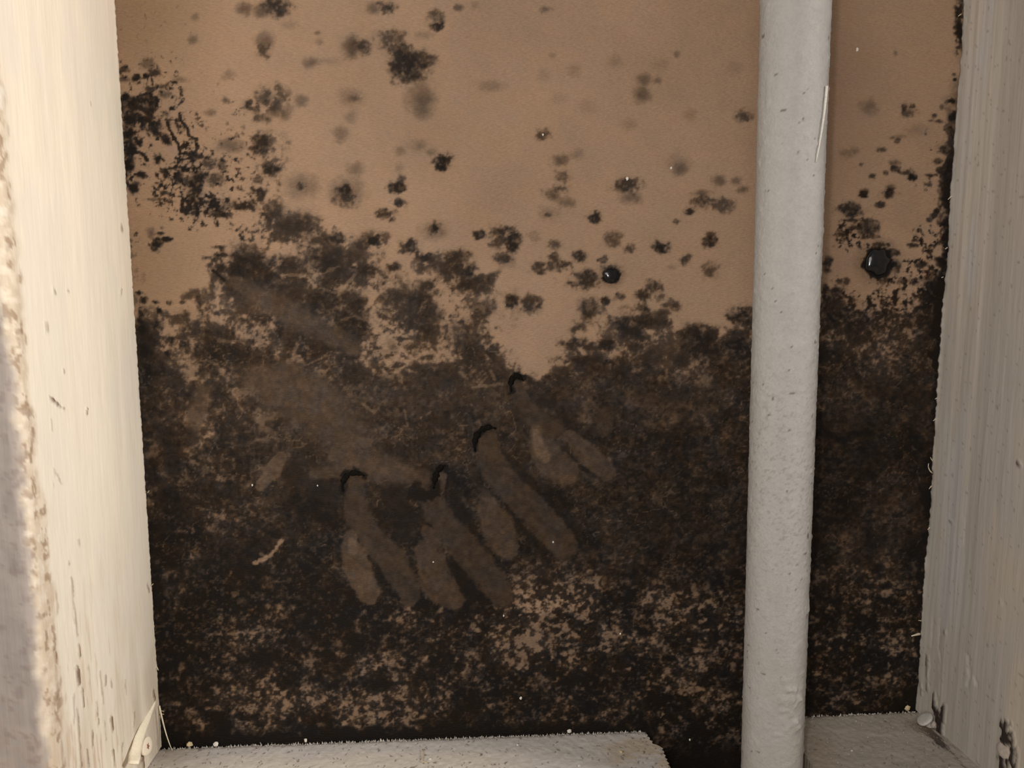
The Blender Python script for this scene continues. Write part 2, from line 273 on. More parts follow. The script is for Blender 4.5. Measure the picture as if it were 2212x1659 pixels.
def mould_density(U, V):
    """pigment density 0 (clean paper) .. 1 (black growth, painted gap shade) at chart positions U, V"""
    U = U.astype(np.float32); V = V.astype(np.float32)
    g = chart_grid()
    wx = (fbm(U / 60, V / 60, 11, 3) - .5) * 60; wy = (fbm(U / 60, V / 60, 12, 3) - .5) * 50
    m = np.clip(grid_at(g, U + wx, V + wy) / 9.0, 0, 1)
    # character of the growth: crisp colonies / soft film / fine flecks
    low = sstep(1150, 1320, V); right = sstep(1050, 1250, U) * sstep(780, 900, V)
    upl = (1 - sstep(470, 620, U)) ; edge = sstep(1760, 1800, U)
    crisp = upl * (1 - sstep(480, 620, V)) + edge * (1 - sstep(620, 760, V))
    k = 9.0 + 5 * crisp
    n_a = fbm(U / 11, V / 11, 1, 3, .7)                       # clumps
    n_f = fbm(U / 6.5, V / 6.5, 5, 2, .6)                     # grain
    n_b = fbm(U / 50, V / 44, 2, 3, .55)                      # patches
    n_c = fbm(U / 14, V / 10.5, 3, 3, .7)                      # fibre-wise flecks
    rid = 1 - np.abs(2 * fbm(U / 30, V / 30, 4, 2, .5) - 1) * 2.2
    mixa = (.40 + .25 * crisp) * n_a + (.62 - .47 * crisp) * n_b + .10 * rid * (1 - crisp) + .22 * n_f
    mixr = .50 * n_c + .24 * n_b + .20 * n_a + .14 * n_f
    wr = np.clip(low * .8 + right, 0, 1)
    un = uniform(mixa) * (1 - wr) + uniform(mixr) * wr
    mm = m ** 1.30
    pd = np.clip(.44 + .58 * (m - .33), .3, 1) + .26 * crisp + .10 * low
    cov = np.clip(mm / pd * (1 + .75 * crisp), 0, 1.04)
    fz = sstep(760, 850, V) * sstep(.42, .55, m) * (1 - .65 * upl) * (1 - low); cov = np.maximum(cov, 1.0 * fz)
    base = 1 / (1 + np.exp(-np.clip((un - (1 - cov)) * k, -30, 30)))
    v = base * pd * (1 + .55 * (n_b - .5) + .50 * (n_a - .5) + .25 * (n_f - .5))
    flk = sstep(.60, .72, fbm(U / 8, V / 6.0, 6, 2, .6)) * sstep(.40, .58, fbm(U / 60, V / 45, 7, 2)) * sstep(.5, .7, m)
    base = base * (1 - .55 * fz) + .93 * .55 * fz
    v = base * pd * (1 + .55 * (n_b - .5) + .50 * (n_a - .5) + .25 * (n_f - .5))
    v = v * (1 - .45 * flk * (1 - .4 * fz))
    drk = sstep(.62, .74, fbm(U / 10, V / 9, 8, 2, .6)) * sstep(.45, .6, m); v = v + (1 - v) * .35 * drk
    v = v * (1 + .14 * sstep(850, 1050, V))
    v = np.maximum(v, low * .17 * sstep(.3, .5, m) * (.6 + .8 * n_a))
    v *= sstep(.03, .25, m)
    # light worm tracks inside the film
    tr = np.abs(fbm(U / 30, V / 26, 21, 2) - .5)
    trm = (1 - sstep(.004, .018, tr)) * sstep(.42, .6, fbm(U / 55, V / 55, 22, 2)) * sstep(.35, .55, m) * sstep(500, 620, V) * (1 - .35 * low)
    v *= 1 - .45 * trm
    for fr, w, keep, s in CLEAR:
        cm = np.zeros_like(v)
        def cb(mm_, d, w_): cm[mm_] = np.maximum(cm[mm_], 1 - sstep(.55, 1.15, d / w_ + 1.4 * (n_a[mm_] - .5)))
        seg_field(U, V, [(x, y, w / fr[2]) for x, y in frame_pts(fr, s, 2)], cb)
        dots = sstep(.58, .66, n_f * .6 + n_a * .4)
        v = v * (1 - cm) + cm * (v * keep * (1 - dots) + dots * np.minimum(v, .5))
    # rubbed areas
    e1 = (fbm(U / 14, V / 14, 31, 3) - .5); e2 = (fbm(U / 5, V / 5, 32, 2) - .5)
    grain = (fbm(U / 9, V / 9, 33, 3) - .5)
    def rub(lst, wob):
        nonlocal v
        for fr, soft, tgt, s in lst:
            mask = np.zeros_like(v)
            def cb(mm_, d, w):
                dd = d / (w * (1.12 if soft < .3 else 1.0)) + wob * e1[mm_] * (.5 + soft) + .25 * e2[mm_]
                mask[mm_] = np.maximum(mask[mm_], 1 - sstep(1 - soft, 1 + soft * .6, dd))
            seg_field(U, V, frame_pts(fr, s), cb)
            streak = (fbm(U / 26 + V / 60, V / 14 - U / 30, 35, 2) - .5)
            mask = mask * (.92 if soft < .45 else .72)
            v = v * (1 - mask) + mask * np.clip(tgt + .05 + .22 * grain + .14 * streak, .05, 1)
    rub(DARKRUB, .9)
    # veins
    vm = np.zeros_like(v)
    for s in VEINS.split('|'):
        def cb(mm_, d, w): vm[mm_] = np.maximum(vm[mm_], 1 - sstep(.8, 4.2, d + 9 * e1[mm_] + 4 * e2[mm_]))
        seg_field(U, V, [(a, b, 6) for a, b in frame_pts(C5, s, 2)], cb)
    # colonies
    def add(mm_, s): v[mm_] = np.maximum(v[mm_], s) * .6 + (1 - (1 - v[mm_]) * (1 - s)) * .4
    hole = fbm(U / 7, V / 7, 41, 2)
    for (i, j), s in SPOTS.items():
        a = [float(q) for q in s.split()]
        for q in range(0, len(a), 5):
            X, Y, rx, ry, dk = a[q:q + 5]
            x = OX[i] + X * ZK; y = OY[j] + Y * ZK; rx = rx * ZK * 1.08; ry = ry * ZK * 1.08; dk /= 100
            B = 1.9
            mm_ = (np.abs(U - x) < rx * B) & (np.abs(V - y) < ry * B)
            if not mm_.any(): continue
            d = np.hypot((U[mm_] - x) / rx, (V[mm_] - y) / ry)
            r = min(rx, ry)
            wob = (1.15 if dk > .5 else .7) * min(1, 9 / r + .35)
            d = d + wob * e1[mm_] * 1.5 + e2[mm_] * min(.9, 6 / r)
            soft = .55 if dk > .5 else .9
            if dk >= .99: d = np.hypot((U[mm_] - x) / rx, (V[mm_] - y) / ry) + .35 * e1[mm_] + .25 * e2[mm_]; soft = .15
            s_ = 1 - sstep(1 - soft, 1 + soft, d)
            dens = dk ** 1.55
            if .5 < dk < .9: dens = dens * (1 - .45 * sstep(.45, .75, hole[mm_]))
            halo = .16 * dk * (1 - sstep(.6, 1.95, d))
            add(mm_, np.maximum(s_ * dens, halo))
    for (i, j), dk, w, s in CHAINS:
        pts = [float(q) for q in s.split()]
        pts = [(OX[i] + pts[q] * ZK, OY[j] + pts[q + 1] * ZK, w * ZK / 2) for q in range(0, len(pts), 2)]
        def cb(mm_, d, w_): add(mm_, (1 - sstep(.6, 1.3, d / w_ + 1.6 * e1[mm_] + .8 * e2[mm_])) * (dk / 100) ** 1.5)
        seg_field(U, V, pts, cb)
    v *= 1 - .48 * vm
    rub(RUBS, .55)
    for fr, w, s in TIPS:
        def cb(mm_, d, w_): add(mm_, .96 * (1 - sstep(.35, 1.25, d / w_ + 1.6 * e1[mm_] + .7 * e2[mm_])))
        seg_field(U, V, [(x, y, w / fr[2]) for x, y in frame_pts(fr, s, 2)], cb)
    for fr, w, dk, s in CURLS:
        cm = np.zeros_like(v)
        def cb(mm_, d, w_): cm[mm_] = np.maximum(cm[mm_], dk * (1 - sstep(.5, 1.3, d / w_ + 1.5 * e1[mm_] + .8 * e2[mm_])))
        seg_field(U, V, [(x, y, w) for x, y in frame_pts(fr, s, 2)], cb); v = v * (1 - cm)
    # painted gap shadow, black over growth, where board meets plates and right-hand stud
    e3 = (fbm(U / 22, V / 22, 51, 3) - .5)
    ledge = 1606 - (U - 350) * .030 + np.where(U > 1700, -24, 0)
    v = np.maximum(v, .97 * (1 - sstep(8, 34, np.abs(V - ledge) + 60 * e3)) * (1 - sstep(1395, 1440, U)))
    v = np.maximum(v, .97 * (1 - sstep(6, 26, (2082 - V * .0672) - U + 70 * e3)) * sstep(120, 420, V + 200 * e3))
    v = np.maximum(v, .95 * sstep(1575, 1640, V + 60 * e3) * sstep(1380, 1440, U))
    return np.clip(v, 0, 1)

def paper_albedo(U, V, v):
    base = np.array([.322, .209, .135], np.float32)
    t = fbm(U / 150, V / 150, 61, 3) - .5
    h = (fbm(U / 40, V / 40, 62, 3) - .5)[..., None]
    p = base * (1 + .22 * t[..., None]) * (1 + h * np.array([.10, .03, -.06], np.float32))
    st = np.exp(-((U - 320) / 120) ** 2 - ((V - 30) / 130) ** 2) + .7 * np.exp(-((U - 330) / 110) ** 2 - ((V - 560) / 120) ** 2)   # two soft browner patches near the left stud
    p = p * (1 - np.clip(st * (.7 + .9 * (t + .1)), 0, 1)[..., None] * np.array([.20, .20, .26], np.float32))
    fib = fbm((U + V * .45) / 16, (V - U * .35) / 3.2, 63, 2)          # paper fibre
    p = p * (1 + .10 * (fib - .5))[..., None]
    hue = np.clip((fbm(U / 26, V / 26, 64, 3) - .5) * 3.2, -1, 1)[..., None]
    sig = np.array([3.68, 3.66, 3.60], np.float32) + hue * np.array([.20, .02, -.30], np.float32)
    return np.clip(p * np.exp(-v[..., None] * sig), 0.002, 1)
# ---------------------------------------------------------------- the mouldy board
def axis_steps(lo, a, b, hi, step, coarse):
    return np.concatenate([np.arange(lo, a, coarse), np.arange(a, b, step), np.arange(b, hi + 1e-6, coarse)])
xs = axis_steps(-.66, -.192, .192, .66, .00052, .02); zs = axis_steps(-.038, -.0379, .352, 2.4, .00052, .05)
X, Z = np.meshgrid(xs, zs); U, V = chart(X, Z)
inside = (np.abs(X) < .20)
dens = mould_density(np.clip(U, 0, 2400), np.clip(V, -200, 1720)) * sstep(-420, -60, V) * inside
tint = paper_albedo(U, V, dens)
swell = (fbm(U / 5, V / 5, 71, 2) - .5) * .00010 + dens * (fbm(U / 9, V / 9, 72, 2)) * .00016   # nap of paper and growth
P = np.stack([X, -swell, Z], -1).reshape(-1, 3)
nz, nx = X.shape; n0 = len(P)
box = np.array([[xs[0], 0, zs[0]], [xs[-1], 0, zs[0]], [xs[-1], 0, zs[-1]], [xs[0], 0, zs[-1]]]); back = box + [0, .0127, 0]
P = np.concatenate([P, box, back]); b = n0
sides = np.array([[b, b + 4, b + 5, b + 1], [b + 1, b + 5, b + 6, b + 2], [b + 2, b + 6, b + 7, b + 3], [b + 3, b + 7, b + 4, b], [b + 4, b + 7, b + 6, b + 5]])
tint = np.concatenate([tint.reshape(-1, 3), np.full((8, 3), .2)])
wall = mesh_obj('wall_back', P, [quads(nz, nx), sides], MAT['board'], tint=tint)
tag(wall, 'brown paper-faced gypsum board stained with black mould and finger smears', kind='structure')

def surf(u, v, h=0.0): return at(u, v, 'y', -h)
def dome(name, u, v, ru, rv, h, mat, rag=.12, seed=0, label=None):
    c = surf(u, v); k = .000213; rng = np.random.RandomState(seed); nr, ns = 9, 36; V_ = []
    ph = rng.rand(6) * 6.28; am = rng.rand(6)
    for i in range(nr):
        t = i / (nr - 1); r = math.cos(t * math.pi / 2); hh = math.sin(t * math.pi / 2) * h
        for j in range(ns):
            a = 2 * math.pi * j / ns; w = 1 + rag * r * sum(am[q] * math.sin((q + 2) * a + ph[q]) for q in range(6)) / 2
            V_.append((c[0] + ru * k * r * w * math.cos(a), .0001 - hh, c[2] + rv * k * r * w * math.sin(a)))
    o = mesh_obj(name, V_, [quads(nr, ns, wrap=True)], mat, wall)
    if label: o['label'] = label
    return o
dome('mould_bead', 1895, 566, 27, 29, .0026, MAT['black'], .16, 1, 'shiny black bulging mould colony right of the pipe')
dome('mould_bead', 1320, 596, 16, 15, .0013, MAT['black'], .16, 2, 'small shiny black mould colony')
def roll(pts, w, label):
    P_ = np.array([surf(700 + a / 3.016, 780 + c / 3.016, .0003) for a, c in pts]); P_ = bezier(P_, 14)
    t = np.linspace(0, 1, 14); r = w * .000213 / 2 * (.25 + .65 * np.sin(t * math.pi) ** .7) * (1 + .35 * np.sin(t * 31 + w) + .25 * np.sin(t * 67))
    Vv, F = tube(P_, r, 8); Vv[:, 1] = np.minimum(Vv[:, 1], .0004); Vv[:, 1] *= .6
    o = mesh_obj('mould_roll', Vv, F, MAT['soot'], wall); o['label'] = label
roll([(125, 850), (100, 740), (190, 700), (265, 750)], 13, 'black rolled-up mould at the head of a finger track')
roll([(715, 830), (725, 740), (740, 690), (790, 680)], 14, 'black rolled-up mould at the head of a finger track')
roll([(985, 590), (960, 480), (1040, 405), (1120, 440)], 14, 'black rolled-up mould at the head of a finger track')
roll([(1220, 200), (1200, 110), (1250, 60), (1300, 130)], 13, 'black rolled-up mould at the head of a finger track')
for i, (u, v, r) in enumerate([(1173, 291, 2.6), (1355, 386, 4), (1450, 363, 3), (1852, 107, 4), (686, 1049, 2), (545, 1048, 2.5), (936, 1214, 2.2), (1195, 1171, 2.5), (1088, 1330, 2.5), (1125, 1508, 4), (1490, 1598, 3), (1340, 1369, 2.5)]):
    dome('plaster_speck', u, v, r * .75, r, .0005, MAT['crumb'], .2, 10 + i)

# ---------------------------------------------------------------- slab under the plates
fv = np.array([[-.66, -1.2, -.038], [.66, -1.2, -.038], [.66, .0127, -.038], [-.66, .0127, -.038]]); fb = fv - [0, 0, .05]
flo = mesh_obj('floor', np.concatenate([fv, fb]), [[[0, 1, 2, 3], [7, 6, 5, 4], [0, 4, 5, 1], [1, 5, 6, 2], [2, 6, 7, 3], [3, 7, 4, 0]]], MAT['slab'], smooth=False)
tag(flo, 'grey concrete slab under the wall plates', kind='structure')

# ---------------------------------------------------------------- studs
def strokes(A, B, lst):
    """darkness field from scratches/cracks: lst of (depth, width_mm, [(a, b), ...]) on a face with axes A, B (metres)"""
    f = np.zeros(A.shape, np.float32); e = (fbm(A * 1500, B * 260, 81, 3) - .5)
    for dk, w, pts in lst:
        for (a0, b0), (a1, b1) in zip(pts[:-1], pts[1:]):
            R = w * .003 + .002
            m = (A > min(a0, a1) - R) & (A < max(a0, a1) + R) & (B > min(b0, b1) - R) & (B < max(b0, b1) + R)
            if not m.any(): continue
            da, db = a1 - a0, b1 - b0; t = np.clip(((A[m] - a0) * da + (B[m] - b0) * db) / (da * da + db * db + 1e-12), 0, 1)
            d = np.hypot(A[m] - a0 - t * da, B[m] - b0 - t * db) * 1000 / (w * .72)
            f[m] = np.maximum(f[m], dk * (1 - sstep(.2, 1.3, d + 2.2 * e[m])))
    return f
def face_pts(s, xplane):
    a = [float(q) for q in s.split()]
    return [tuple(at(a[i], a[i + 1], 'x', xplane)[1:]) for i in range(0, len(a), 2)]
def stud_profile(side, fine=.0008):
    """outline of the stud, starting at the back arris of the cavity face; side -1 left, +1 right"""
    r = .0035; x0 = side * HW; xo = side * (HW + .038); pts = []; tagk = []
    for y in np.arange(0, DEPTH - r, fine): pts.append((x0, -y)); tagk.append(0)
    for a in np.linspace(0, math.pi / 2, 9): pts.append((x0 + side * r * (1 - math.cos(a)), -(DEPTH - r) - r * math.sin(a))); tagk.append(1)
    for x in np.arange(r + fine, .038 - r, fine * 1.5): pts.append((x0 + side * x, -DEPTH)); tagk.append(2)
    for a in np.linspace(0, math.pi / 2, 6): pts.append((xo - side * r * (1 - math.sin(a)), -(DEPTH - r) - r * math.cos(a))); tagk.append(3)
    for y in np.linspace(DEPTH - r - .01, 0.0, 6): pts.append((xo, -y)); tagk.append(3)
    return np.array(pts), np.array(tagk)
def build_stud(side, zbase, paint, mat, label, dz=.0009):
    prof, tk = stud_profile(side); zz = axis_steps(zbase, zbase + .0001, .37, 2.38, dz, .06)
    n = len(prof); Zs = np.repeat(zz[:, None], n, 1); Px = np.repeat(prof[None, :, 0], len(zz), 0); Py = np.repeat(prof[None, :, 1], len(zz), 0)
    tk2 = np.repeat(tk[None], len(zz), 0); s = np.concatenate([[0], np.cumsum(np.hypot(*np.diff(prof, axis=0).T))]); S = np.repeat(s[None], len(zz), 0)
    tint, inward = paint(S, Py, Zs, tk2)
    nxv = np.gradient(prof[:, 1]); nyv = -np.gradient(prof[:, 0]); ln = np.hypot(nxv, nyv) + 1e-9
    nrm = np.stack([nxv, nyv], 1) / ln[:, None] * (-side)      # outward from the timber
    if side > 0: pass
    Px = Px - nrm[None, :, 0] * inward; Py = Py - nrm[None, :, 1] * inward
    Pt = np.stack([Px, Py, Zs], -1).reshape(-1, 3); m = len(Pt)
    cap = np.array([[side * HW, 0, zz[0]], [side * HW, -DEPTH, zz[0]], [side * (HW + .038), -DEPTH, zz[0]], [side * (HW + .038), 0, zz[0]]])
    cap2 = cap.copy(); cap2[:, 2] = zz[-1]
    Pt = np.concatenate([Pt, cap, cap2]); tint = np.concatenate([tint.reshape(-1, 3), np.full((8, 3), .5)])
    root = empty('wall_stud', (side * (HW + .019), -DEPTH / 2, zz[0]))
    o = mesh_obj('timber', Pt, [quads(len(zz), n, wrap=True, flip=(side > 0)), np.arange(m, m + 8).reshape(2, 4)], mat, root, tint=tint)
    tag(root, label, 'stud'); return root
def mixc(c, d, f): return c * (1 - f[..., None]) + np.array(d, np.float32) * f[..., None]

LCR = [(.45, 1.0, "153 1248 158 1300 163 1345 166 1372"), (.75, 1.2, "168 1395 171 1420"), (.95, 1.5, "166 1442 170 1476"), (.7, 1.0, "176 1490 180 1526"), (.5, 1.0, "165 1530 169 1590 174 1655"),
 (.3, .8, "120 1280 124 1322"), (.65, 1.2, "113 1400 118 1428"), (.35, .8, "117 1432 121 1500"), (.7, 1.1, "207 1518 211 1566"), (.95, 1.6, "239 1553 243 1574"), (.6, 1.1, "199 1580 198 1612"),
 (.55, .9, "227 1460 227 1480"), (.5, .9, "237 1470 240 1482"), (.7, 1.0, "243 1620 247 1656"), (.6, 1.0, "187 1622 191 1659"), (.35, .8, "158 1500 160 1560"), (.4, .8, "215 1450 222 1520"),
 (.85, 1.1, "330 1492 333 1512"), (.95, .8, "107 859 122 872"), (.45, .9, "122 872 137 883"), (.7, .7, "188 881 186 895"), (.25, .8, "110 905 112 930"), (.6, 1.4, "261 490 262 498"), (.55, 1.1, "117 628 118 632"),
 (.4, .9, "145 626 146 629"), (.3, 1.8, "99 698 101 710"), (.35, .8, "195 223 195 227"), (.5, .8, "137 800 138 803"), (.25, .8, "115 1012 117 1050"), (.35, .9, "169 1168 172 1178"), (.45, .8, "149 1215 149 1219"),
 (.6, 1.2, "317 1264 320 1278"), (.5, .8, "262 626 260 640"), (.3, .8, "116 1015 133 1045"), (.95, 1.6, "305 1632 307 1643 309 1665 309 1690"), (.4, 1.2, "334 1535 338 1580 342 1630"), (.5, .7, "290 1540 288 1570"),
 (.4, .8, "120 1500 117 1520"), (.45, .9, "264 1605 262 1625"), (.3, .9, "130 1600 134 1659"), (.35, .9, "225 1560 228 1600"), (.3, .8, "270 1470 272 1500"), (.25, .9, "190 1440 192 1480")]
def paint_left(S, Y, Zc, tk):
    n1 = fbm(S * 160, Zc * 9, 101, 4); n2 = fbm(S * 900, Zc * 55, 102, 3); n3 = fbm(S * 45, Zc * 22, 103, 3)
    c = np.ones(S.shape + (3,), np.float32) * np.array([.80, .715, .59], np.float32)
    c *= (1 + .13 * (n1 - .5) + .10 * (n2 - .5))[..., None]
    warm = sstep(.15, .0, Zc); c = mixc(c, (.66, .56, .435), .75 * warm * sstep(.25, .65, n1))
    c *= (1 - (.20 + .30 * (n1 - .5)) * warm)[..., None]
    cool = sstep(.44, .62, n3) * .35; c = mixc(c, (.74, .68, .60), cool)
    knots = sstep(.60, .72, fbm(S * 700, Zc * 60, 104, 3)) * warm * sstep(.02, .05, S); c = mixc(c, (.46, .32, .21), .65 * knots)
    # weathered front: plaster residue and dirt on the room face, worn arris
    edge = DEPTH - .012 + .010 * (fbm(S * 20, Zc * 60, 105, 4) - .5) + .006 * sstep(.12, .25, Zc)
    worn = sstep(0, .004, S - edge); rough = fbm(S * 500, Zc * 420, 106, 4); ru2 = fbm(S * 170, Zc * 150, 107, 3)
    c = mixc(c, (.56, .455, .34), worn * (.45 + .45 * sstep(.35, .6, rough)))
    c = mixc(c, (.30, .20, .13), worn * sstep(.60, .72, fbm(S * 420, Zc * 260, 108, 3)) * .8)
    c = mixc(c, (.86, .82, .74), worn * sstep(.60, .70, ru2) * (.12 + .4 * sstep(.2, .28, Zc)))
    front = sstep(0, .0035, S - (DEPTH - .0022 + .004 * (ru2 - .5) + .004 * sstep(.17, .24, Zc)))
    face = np.ones(c.shape, np.float32) * np.array([.335, .285, .255], np.float32) * (1 + .35 * (fbm(S * 260, Zc * 90, 109, 4) - .5))[..., None]
    face = mixc(face, (.42, .30, .21), sstep(.10, .0, Zc) * .7 * sstep(.35, .6, rough)); face = mixc(face, (.24, .19, .17), sstep(.58, .72, rough) * .6)
    c = mixc(c, (0, 0, 0), front) + face * front[..., None]
    stain = np.exp(-((S - .001) / .0035) ** 2) * sstep(.12, .02, Zc) * .3; c = mixc(c, (.50, .42, .31), stain)
    ln = [(dk, w, face_pts(p, -HW)) for dk, w, p in LCR]
    f = strokes(Y, Zc, ln) * (tk == 0)
    f = np.clip(f * 1.35, 0, 1); c = mixc(c, (.15, .085, .05), f * .9)
    inward = f * .0007 + worn * ((ru2 - .45) * .0005 + .0002) + (n2 - .5) * .00012 + front * (rough - .5) * .0002
    jag = np.exp(-(S / .0012) ** 2) * (fbm(S * 10, Zc * 700, 110, 3) - .5) * .0006
    return np.clip(c, .01, .9), np.where(tk <= 2, inward, 0) * (S > .001) + jag * (tk == 0)
RCR = [(.55, 1.2, "2019 1500 2018 1528"), (.95, 2.6, "2024 1532 2028 1562 2030 1580"), (.9, 1.4, "2041 1524 2037 1560 2034 1600"), (.85, 2.2, "2028 1560 2033 1590 2035 1602"), (.6, 3.0, "2032 1545 2030 1575"),
 (.85, 1.6, "2168 1562 2168 1572"), (.95, 2.2, "2177 1565 2174 1590 2176 1602"), (.75, 3.0, "2183 1585 2184 1600"), (.6, 2.0, "2168 1598 2180 1603"), (.95, 2.4, "2191 1618 2188 1640 2190 1655"), (.95, 3.4, "2166 1640 2170 1665"), (.8, 2.0, "2180 1645 2178 1668"),
 (.35, 1.0, "2004 1420 2003 1490"), (.3, 1.0, "2052 1125 2056 1130"), (.4, 1.2, "2200 1000 2204 1004"), (.35, 1.0, "2042 1365 2042 1370"), (.3, .8, "1990 1480 1991 1500")]
RPALE = [(.8, 1.0, "2030 1336 2027 1400 2033 1440"), (.7, .9, "2030 1440 2030 1500 2018 1545"), (.9, 1.6, "2090 1420 2094 1460 2088 1480"), (.9, 1.6, "2106 1465 2108 1475"), (.5, .9, "2085 1120 2082 1180"), (.5, .8, "2015 1330 2012 1400"), (.6, 2.2, "2166 1302 2168 1306"), (.5, 1.6, "2082 20 2090 50 2095 55")]
def paint_right(S, Y, Zc, tk):
    n1 = fbm(S * 420, Zc * 6, 121, 4); n2 = fbm(S * 1300, Zc * 40, 122, 3); n3 = fbm(S * 60, Zc * 16, 123, 3); n4 = fbm(S * 130, Zc * 3, 125, 3)
    c = np.ones(S.shape + (3,), np.float32) * np.array([.44, .395, .345], np.float32)
    bandw = np.exp(-((S - .018) / .016) ** 2)
    c *= (1 + (.10 + .34 * bandw) * (n1 - .5) + .10 * (n2 - .5) + .22 * (n4 - .5))[..., None]
    c = mixc(c, (.46, .45, .45), .55 * bandw * sstep(.45, .6, n3)); c = mixc(c, (.52, .44, .34), .5 * sstep(.02, .05, S) * sstep(.4, .65, n3))
    f = strokes(Y, Zc, [(dk, w, face_pts(p, HW)) for dk, w, p in RCR]) * (tk == 0); g = strokes(Y, Zc, [(dk, w, face_pts(p, HW)) for dk, w, p in RPALE]) * (tk == 0)
    f = np.clip(f * 2.0, 0, 1); c = mixc(c, (.62, .57, .50), g * .55); c = mixc(c, (.030, .020, .017), f)
    speck = sstep(.82, .86, fbm(S * 700, Zc * 650, 124, 2)); c = mixc(c, (.20, .15, .12), .5 * speck)
    inward = f * .0012 - g * .0003 + (n1 - .5) * .0004 * (.3 + bandw) + (n2 - .5) * .00015
    jag = np.exp(-(S / .0012) ** 2) * ((fbm(S * 10, Zc * 420, 126, 4) - .5) * .0013 + (fbm(S * 10, Zc * 45, 127, 2) - .5) * .0016)
    return np.clip(c, .01, .9), np.where(tk == 0, inward * (S > .001) + jag, 0)
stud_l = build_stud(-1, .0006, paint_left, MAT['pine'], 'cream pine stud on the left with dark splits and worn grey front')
stud_r = build_stud(1, .0018, paint_right, MAT['grey_pine'], 'grey-brown rough-sawn stud on the right edge beside the pipe')

# torn splinters and whiskers of the studs
def ribbon(pts, widths, thick, wdir, name, mat, parent, label=None):
    P_ = np.asarray(pts, float); n = len(P_); wdir = np.asarray(wdir, float); T = np.gradient(P_, axis=0); T /= np.linalg.norm(T, axis=1)[:, None]
    V_ = []
    for k in range(n):
        a = wdir - T[k] * (wdir @ T[k]); a /= np.linalg.norm(a); b_ = np.cross(T[k], a); w = widths[k] / 2
        for su, sv in ((-1, -.5), (-.4, -1), (.4, -1), (1, -.5), (1, .5), (.4, 1), (-.4, 1), (-1, .5)): V_.append(P_[k] + a * w * su + b_ * thick / 2 * sv)
    e = (n - 1) * 8
    o = mesh_obj(name, V_, [quads(n, 8, wrap=True), np.array([list(range(8))[::-1], list(range(e, e + 8))])], mat, parent)
    if label: o['label'] = label
    return o
def lp(u, v, off): return at(u, v, 'x', -HW + off)
_sp = np.array([lp(336, 1514, .0002), lp(324, 1542, .0005), lp(311, 1570, .0010), lp(300, 1598, .0016), lp(292, 1628, .0028), lp(288, 1650, .0046)])
_ts = np.linspace(0, 5, 18); spl = np.stack([np.interp(_ts, range(6), _sp[:, k]) for k in range(3)], 1)
ribbon(spl, np.interp(np.linspace(0, 1, 18), [0, .25, .5, .8, 1], [.0010, .0034, .0054, .0050, .0040]), .0008, (0, 1, 0), 'splinter', MAT['splinter'], stud_l, 'pale curled splinter lifted beside the nail head')
def whisker(pts, r, parent, mat=MAT['fibre'], name='fibre', n=12):
    P_ = bezier(pts, n); Vv, F = tube(P_, np.linspace(r, r * .35, n), 6); return mesh_obj(name, Vv, F, mat, parent)
whisker([lp(344, 1525, .0006), lp(352, 1560, .0015), at(358, 1590, 'y', -.004), at(372, 1621, 'z', .0006)], .00045, stud_l)
for u, v, du, dv in [(326, 1265, 5, -4), (318, 1065, 4, -5), (346, 1535, 8, 2), (345, 1542, 9, 1), (338, 1440, 4, 8)]:
    whisker([lp(u, v, -.0002), at(u + du * .6, v + dv * .4, 'y', -.0015), at(u + du, v + dv, 'y', -.002)], .0003, stud_l, n=6)
def rp(u, v, off=.0): return at(u, v, 'x', HW - off)
for i, pts in enumerate([[(2014, 1022), (2006, 1016), (2004, 1008), (2006, 1001)], [(2016, 996), (2011, 992), (2010, 988)], [(1987, 1369), (1978, 1371), (1969, 1374)], [(1990, 1341), (1984, 1340)], [(2024, 860), (2020, 862)], [(2021, 905), (2016, 909)], [(2012, 1050), (2007, 1056)], [(2055, 424), (2048, 431)], [(2046, 535), (2042, 538)], [(2077, 30), (2070, 35)], [(2038, 598), (2034, 600)], [(2008, 1140), (2004, 1144)]]):
    P_ = [rp(*pts[0])] + [at(u, v, 'y', -.0025 - .0005 * k) for k, (u, v) in enumerate(pts[1:])]
    whisker(P_, .0007 if i == 2 else .00035, stud_r, name='splinter' if i == 2 else 'fibre', n=8)

